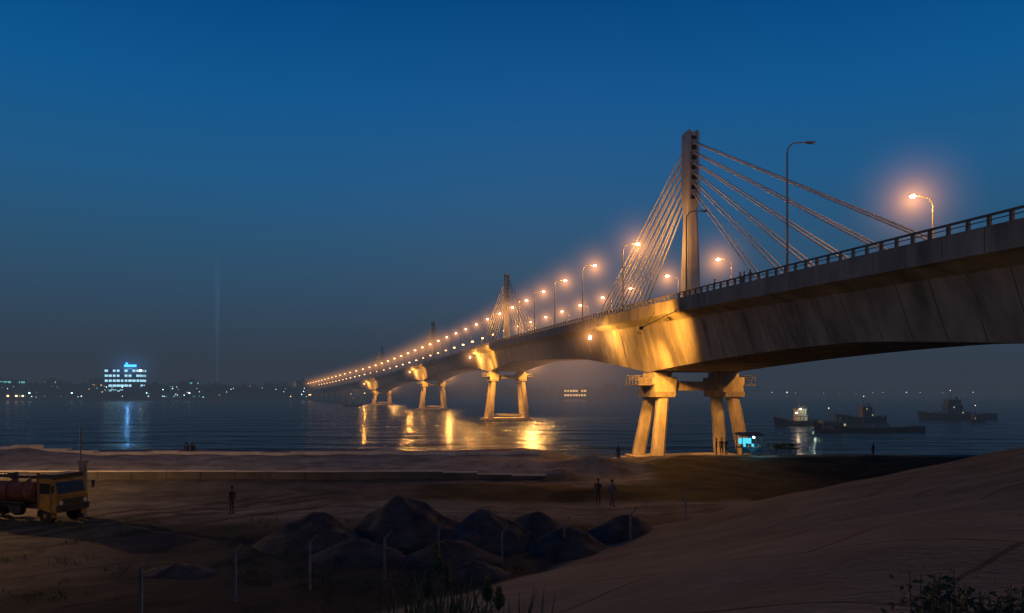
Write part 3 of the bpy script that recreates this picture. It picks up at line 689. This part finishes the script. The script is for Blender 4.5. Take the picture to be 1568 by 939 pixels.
def person(x,y,z,rot=0,pose='stand',shirt=(.05,.05,.06),trs=(.03,.03,.04),scale=1.0):
    cnt[0]+=1; e=empty('person',(x,y,z),rot); e.scale=(scale,)*3
    cm=clothmat(cnt[0],shirt,trs)
    hip=Vector((0,0,.93))
    if pose=='sit': hip=Vector((0,0,.14))
    hz_=hip.z
    lean=.10 if pose=='sit' else 0
    ch=[[('hip',(0,0,hz_),(.155,.115)),('waist',(0,.0+lean*.3,hz_+.17),(.135,.10)),('chest',(0,lean*.8,hz_+.37),(.165,.115)),('neck0',(0,lean*1.1,hz_+.53),(.075,.07)),('neck',(0,lean*1.3,hz_+.60),(.055,.055))]]
    for sg,nm in((-1,'l'),(1,'r')):
        if pose=='sit':
            kn=(sg*.16,.42,.48); an=(sg*.15,.50,.09); ft=(sg*.16,.66,.04)
            el=(sg*.27,.22,hz_+.26); wr=(sg*.10,.42,hz_+.36)
        elif pose=='walk':
            kn=(sg*.10,.14*sg+.05,.50); an=(sg*.10,.24*sg-.04,.09); ft=(sg*.11,.24*sg+.13,.04)
            el=(sg*.25,-.12*sg,1.14); wr=(sg*.27,-.17*sg+.10,.91)
        elif pose=='fold':
            kn=(sg*.11,.02,.50); an=(sg*.13,-.02,.08); ft=(sg*.16,.14,.04)
            el=(sg*.25,.05,1.16); wr=(sg*.05,.22,1.20+.03*sg)
        elif pose=='phone' and sg==1:
            kn=(.11,.02,.50); an=(.12,-.02,.08); ft=(.15,.14,.04); el=(.25,.10,1.18); wr=(.14,.26,1.40)
        else:
            kn=(sg*.11,.02,.50); an=(sg*.13,-.02,.08); ft=(sg*.17,.14,.04)
            el=(sg*.26,-.03,1.14); wr=(sg*.28,.05,.90)
        sh=(sg*.18,lean*.9,hz_+.49)
        ch.append([('hip',None,None),('th'+nm,(sg*.10,.01,hz_-.06),.09),('kn'+nm,kn,.062),('ca'+nm,tuple(kn[i]*.65+an[i]*.35 for i in range(3)),.06),('an'+nm,an,.042),('ft'+nm,ft,.04)])
        ch.append([('chest',None,None),('sh'+nm,sh,.07),('el'+nm,el,.045),('wr'+nm,wr,.032)])
        w=Vector(wr); f=(w-Vector(el)).normalized(); s_=f.orthogonal().normalized(); pn=f.cross(s_)
        ch.append([('wr'+nm,None,None),('pm'+nm,tuple(w+f*.07),.030)])
        hc=[[('p',tuple(w+f*.05),.026),('q',tuple(w+f*.09),.030)]]
        for k in range(4):
            b0=w+f*.09+s_*(.022*(k-1.5)); ln=(.065,.075,.07,.055)[k]
            hc.append([('q',None,None),('f%d'%k,tuple(b0+f*.02),.010),('g%d'%k,tuple(b0+f*ln*.6+pn*.008),.009),('h%d'%k,tuple(b0+f*ln+pn*.025),.007)])
        hc.append([('p',None,None),('t0',tuple(w+f*.05+s_*.035+pn*.01),.011),('t1',tuple(w+f*.10+s_*.055+pn*.02),.009)])
        skinmesh('hand_'+nm,hc,M_skin,e)
    body=skinmesh('body',ch,cm,e,(0,0,0))
    hc_=Vector((0,lean*1.4+.015,hz_+.72)); mb=MB(); rings=[]
    for t,wx,wy,oy in((-.125,.03,.03,.045),(-.11,.05,.05,.035),(-.07,.066,.075,.015),(-.02,.074,.09,.0),(.03,.077,.095,-.005),(.08,.070,.085,-.01),(.11,.045,.055,-.01),(.122,.015,.02,-.01)):
        rings.append([hc_+Vector((math.cos(2*math.pi*i/16)*wx,math.sin(2*math.pi*i/16)*wy+oy,t)) for i in range(16)])
    mb.loft(rings,0)
    mb.loft([[hc_+Vector((a,b_,t)) for a,b_ in((-.012,.08),(0,.09+q),(.012,.08))] for t,q in((.02,.0),(-.025,.025),(-.035,.005))],0)
    for sg in(-1,1):
        mb.ball(hc_+Vector((sg*.078,0,-.01)),.028,0,6,(.4,.8,1.1)); mb.ball(hc_+Vector((sg*.03,.085,.01)),.011,1,6)
    mb.box(hc_+Vector((0,.088,-.062)),(.022,.006,.005),mat=2)
    hr=[]
    for t,wx,wy,oy in((-.06,.074,.06,-.045),(.0,.083,.085,-.025),(.045,.086,.100,-.008),(.09,.078,.093,-.01),(.122,.052,.06,-.01),(.136,.018,.02,-.01)):
        hr.append([hc_+Vector((math.cos(2*math.pi*i/16)*wx,min(math.sin(2*math.pi*i/16)*wy+oy,.105 if t>.04 else .02),t)) for i in range(16)])
    mb.loft(hr,1); mb.obj('head',[M_skin,M_hair,M_dark],e,smooth=True)
    if pose=='sit': body.data.materials.clear(); body.data.materials.append(mat('dark_clothes',shirt,.9,4,.2))
    return e
def pu(u,Y,dz=0,**k):
    x=(u-784)/F*Y; return person(x,Y,hz(x,Y)+dz,**k)
pu(916,50,rot=2.6,pose='fold',shirt=(.02,.02,.025)); pu(937,49.5,rot=-2.4,pose='walk',shirt=(.10,.10,.12),trs=(.05,.05,.06))
pu(355,46,rot=1.2,pose='stand',shirt=(.015,.015,.02)); pu(285,80.2,.33,rot=.3,pose='sit'); pu(293,80.2,.33,rot=-.3,pose='sit',shirt=(.03,.02,.02))
pu(947,82,rot=.2,pose='phone'); pu(1337,84,rot=.6,pose='stand'); pu(1097,78,rot=1.4,pose='stand',shirt=(.03,.03,.04)); pu(1105,77.6,rot=2.8,pose='walk',shirt=(.05,.02,.02)); pu(1112,78.2,rot=-1.2,pose='fold')
for u,po,sh in((1094,'stand',(.04,.04,.05)),(1134,'fold',(.10,.03,.02)),(1140,'stand',(.03,.03,.04)),(1150,'walk',(.08,.08,.09)),(866,'stand',(.03,.03,.04))):
    best=min(np.arange(sP[0],sP[2],.5),key=lambda s:abs((lambda q:784+F*q.x/q.y)(st(s)[0]+st(s)[2]*-10.9)-u))
    p,d,n=st(best); q=p+n*-10.9; person(q.x,q.y,q.z+.0,rot=1.5 if po!='walk' else .2,pose=po,shirt=sh)
# ---------------------------------------------------------------- stall and cart by the pier
M_cy=emis('stall_cyan_panel',(.08,.60,.85),1.3); M_cloth=mat('canopy_cloth',(.05,.10,.13),.9,3,.3); M_wood=mat('old_wood',(.10,.065,.04),.9,3,.4)
sx=(1147-784)/F*78; e=empty('market_stall',(sx,78,hz(sx,78)-.03),.1); mb=MB()
for a in(-1.05,1.05):
    for c in(-.7,.7): mb.tube((a,c,0),(a,c,2.15),.04,n=6,mat=0)
mb.box((0,0,.85),(1.15,.75,.05),mat=0); mb.box((0,-.72,.55),(1.05,.03,.28),mat=2); mb.box((-.15,.72,1.45),(.7,.02,.3),mat=1)
mb.loft([[(-1.3,-.95,2.05),(1.3,-.95,2.05),(1.3,.95,2.2),(-1.3,.95,2.2)],[(-1.25,-.9,2.12),(1.25,-.9,2.12),(1.2,.2,2.42),(-1.2,.2,2.42)]],2)
for k in range(7): mb.box((-.9+.3*k,-.3+.1*(k%3),1.02+.04*(k%2)),(.09,.12,.12+.05*(k%3)),mat=(2,1,3)[k%3])
for sg in(-1,1):
    for k in range(12):
        t0=2*math.pi*k/12;t1=2*math.pi*(k+1)/12; mb.tube((sg*.7+math.cos(t0)*.33,-.8,.33+math.sin(t0)*.33),(sg*.7+math.cos(t1)*.33,-.8,.33+math.sin(t1)*.33),.03,n=4,mat=3)
mb.ball((.3,-.5,1.9),.10,mat=4)
mb.obj('frame_and_canopy',[M_wood,M_cy,M_cloth,M_dark,M_star],e); light('lamp','POINT',(0.3,-.5,1.75),70,(.2,.75,1),e,.1); light('lamp','POINT',(0,-1.5,1.3),25,(.2,.75,1),e,.1)
cx=(1200-784)/F*78; e=empty('wooden_cart',(cx,78,hz(cx,78)-.03),.08); mb=MB()
mb.box((0,0,.72),(1.4,.6,.06)); 
for k in range(6): mb.tube((-1.35+.54*k,-.6,.75),(-1.38+.55*k,-.68,1.15),.03,n=5); mb.tube((-1.35+.54*k,.6,.75),(-1.38+.55*k,.68,1.15),.03,n=5)
mb.tube((-1.5,-.68,1.12),(1.5,-.68,1.12),.035,n=5); mb.tube((-1.5,.68,1.12),(1.5,.68,1.12),.035,n=5)
for sg in(-1,1):
    mb.tube((1.3,sg*.4,.7),(2.1,sg*.25,.55),.04,.03,6); mb.tube((-1.3,sg*.4,.7),(-1.9,sg*.3,1.3),.04,.03,6)
    for wx in(-.8,.75):
        for k in range(16):
            t0=2*math.pi*k/16;t1=2*math.pi*(k+1)/16; mb.tube((wx+math.cos(t0)*.38,sg*.68,.40+math.sin(t0)*.38),(wx+math.cos(t1)*.38,sg*.68,.40+math.sin(t1)*.38),.035,n=4,mat=1)
            if k%4==0: mb.tube((wx,sg*.68,.4),(wx+math.cos(t0)*.38,sg*.68,.4+math.sin(t0)*.38),.02,n=4)
for k in range(7): mb.ball((random.uniform(-1,1),random.uniform(-.35,.35),.95+random.uniform(0,.25)),random.uniform(.2,.32),mat=0,n=8,sc=(1.2,.9,.75))
mb.obj('bed_and_wheels',[M_wood,M_dark],e)
# ---------------------------------------------------------------- foreground plants
M_reed=mat('dry_grass',(.20,.14,.06),.8,2,.5); M_green=mat('grass_blade',(.05,.07,.02),.8,2,.4); M_shrub=mat('shrub_leaf',(.03,.045,.015),.7,3,.5)
mb=MB(); rr=random.Random(3)
def blade(x,y,h,lx,ly,w,mt):
    z=hz(x,y)-.05; prev=None; n=6
    for k in range(n+1):
        t=k/n; c=Vector((x+lx*t*t,y+ly*t*t,z+h*(t-.18*t*t*(abs(lx)+abs(ly))))); ww=w*(1-t)**.7+.0008
        a=c+Vector((-ww,0,0)); b_=c+Vector((ww,ww*.4,0))
        if prev: mb.quad([prev[0],prev[1],b_,a],mt)
        prev=(a,b_)
    return c
for q in range(260):
    u=rr.gauss(675,38) if rr.random()<.75 else rr.uniform(570,830); Y=rr.uniform(5,7.5); x=(u-784)/F*Y
    g=hz(x,Y); top=12.5-(rr.triangular(236,345,320))/F*Y; h=max(.5,top-g)
    blade(x,Y,h,rr.gauss(0,.22),rr.gauss(0,.15),rr.uniform(.012,.024),0 if rr.random()<.5 else 1)
for u,v in((665,836),(650,880),(682,868),(742,890),(760,905)):
    Y=6; x=(u-784)/F*Y; g=hz(x,Y); top=12.5-(v-600)/F*Y; h=top-g; mb.tube((x,Y,g),(x+.02,Y,g+h*.85),.010,.006,5,mat=0)
    for q in range(160): 
        t=rr.random(); c=Vector((x+.02,Y,g+h*(.86+.15*t))); t2=rr.uniform(0,6.28); r_=.06*(1-abs(t-.3)); 
        mb.tube(c,c+Vector((math.cos(t2)*r_,math.sin(t2)*r_,.035)),.009,.002,3,mat=0)
mb.obj('tall_grass',[M_reed,M_green],fix=False)
mb=MB()
for q in range(60):
    u=rr.uniform(1370,1600); Y=rr.uniform(4.6,6.2); x=(u-784)/F*Y; g=hz(x,Y); top=12.5-(rr.uniform(290,345)-(18 if 1400<u<1480 else 0))/F*Y; h=max(.3,top-g)
    tip=Vector((x+rr.gauss(0,.12),Y+rr.gauss(0,.1),g+h)); mb.tube((x,Y,g-.05),tip,.008,.003,4,mat=0)
    for k in range(34):
        t=rr.uniform(.35,1.0); c=Vector((x,Y,g)).lerp(tip,t)+Vector((rr.gauss(0,.05),rr.gauss(0,.05),rr.gauss(0,.03))); u_=Vector((rr.uniform(-1,1),rr.uniform(-1,1),rr.uniform(-.5,.8))).normalized(); w2=u_.orthogonal().normalized(); s1=rr.uniform(.018,.035)
        mb.quad([c-u_*s1,c+w2*s1*.5,c+u_*s1,c-w2*s1*.5],1)
mb.obj('shrub',[M_wood,M_shrub],fix=False)
mb=MB()
for q in range(1100):
    x=rr.uniform(-34,8); y=rr.uniform(19,44)
    if signed(np.array([x]),np.array([y]))[0]>-.5: continue
    g=hz(x,y)
    if noise.noise(Vector((x*.25,y*.25,5)))<.02: continue
    for k in range(7):
        a=rr.uniform(0,6.28); h=rr.uniform(.1,.35); l=rr.uniform(.05,.3); w_0=.02
        b0=Vector((x+rr.gauss(0,.15),y+rr.gauss(0,.15),g)); mb.quad([b0-Vector((w_0,0,0)),b0+Vector((w_0,0,0)),b0+Vector((math.cos(a)*l,math.sin(a)*l,h))])
mb.obj('scrub_grass',[M_green],fix=False)
# ---------------------------------------------------------------- world
wd=bpy.data.worlds.new('World'); scene.world=wd; wd.use_nodes=True; nt=wd.node_tree; nt.nodes.clear(); N=nt.nodes; L=nt.links
out=N.new('ShaderNodeOutputWorld'); bg=N.new('ShaderNodeBackground'); tc=N.new('ShaderNodeTexCoord')
nm=N.new('ShaderNodeVectorMath'); nm.operation='NORMALIZE'; L.new(tc.outputs['Generated'],nm.inputs[0])
sp=N.new('ShaderNodeSeparateXYZ'); L.new(nm.outputs[0],sp.inputs[0])
r=N.new('ShaderNodeValToRGB'); els=r.color_ramp.elements
stops=[(0.0,(48,64,86)),(0.03,(50,70,94)),(0.09,(48,80,108)),(.17,(40,89,124)),(.26,(27,93,142)),(.36,(9,88,147)),(.47,(0,71,130)),(.7,(0,40,82)),(1.0,(0,24,56))]
els[0].position=stops[0][0]; els[0].color=(*lin(stops[0][1]),1); els[1].position=1; els[1].color=(*lin(stops[-1][1]),1)
for p_,c_ in stops[1:-1]:
    q=els.new(p_); q.color=(*lin(c_),1)
L.new(sp.outputs['Z'],r.inputs['Fac'])
dt=N.new('ShaderNodeVectorMath'); dt.operation='DOT_PRODUCT'; L.new(nm.outputs[0],dt.inputs[0]); dt.inputs[1].default_value=Vector((.05,1,.04)).normalized()
pw=N.new('ShaderNodeMath'); pw.operation='POWER'; L.new(dt.outputs['Value'],pw.inputs[0]); pw.inputs[1].default_value=30; 
mx=N.new('ShaderNodeVectorMath'); mx.operation='SCALE'; mx.inputs[0].default_value=(.020,.009,.004); L.new(pw.outputs[0],mx.inputs['Scale'])
a2=N.new('ShaderNodeVectorMath'); a2.operation='ADD'; L.new(r.outputs[0],a2.inputs[0]); L.new(mx.outputs[0],a2.inputs[1])
L.new(a2.outputs[0],bg.inputs['Color']); bg.inputs['Strength'].default_value=1.0; L.new(bg.outputs[0],out.inputs['Surface'])
sl=bpy.data.lights.new('sun','SUN'); sl.energy=.02; sl.angle=math.radians(20); sl.color=(.7,.8,1); so=mkobj('sun',sl,None,(0,0,100)); so.rotation_euler=(math.radians(50),0,math.radians(-60))
# ---------------------------------------------------------------- camera
cam=bpy.data.cameras.new('camera'); co=mkobj('camera',cam,None,(0,0,CAMZ)); co.rotation_euler=(math.radians(90),0,0)
cam.lens=26; cam.sensor_width=36; cam.shift_y=(600-469.5)/1568; cam.clip_start=.1; cam.clip_end=20000
scene.camera=co
scene.view_settings.view_transform='Standard'; scene.view_settings.look='None'; scene.view_settings.exposure=0
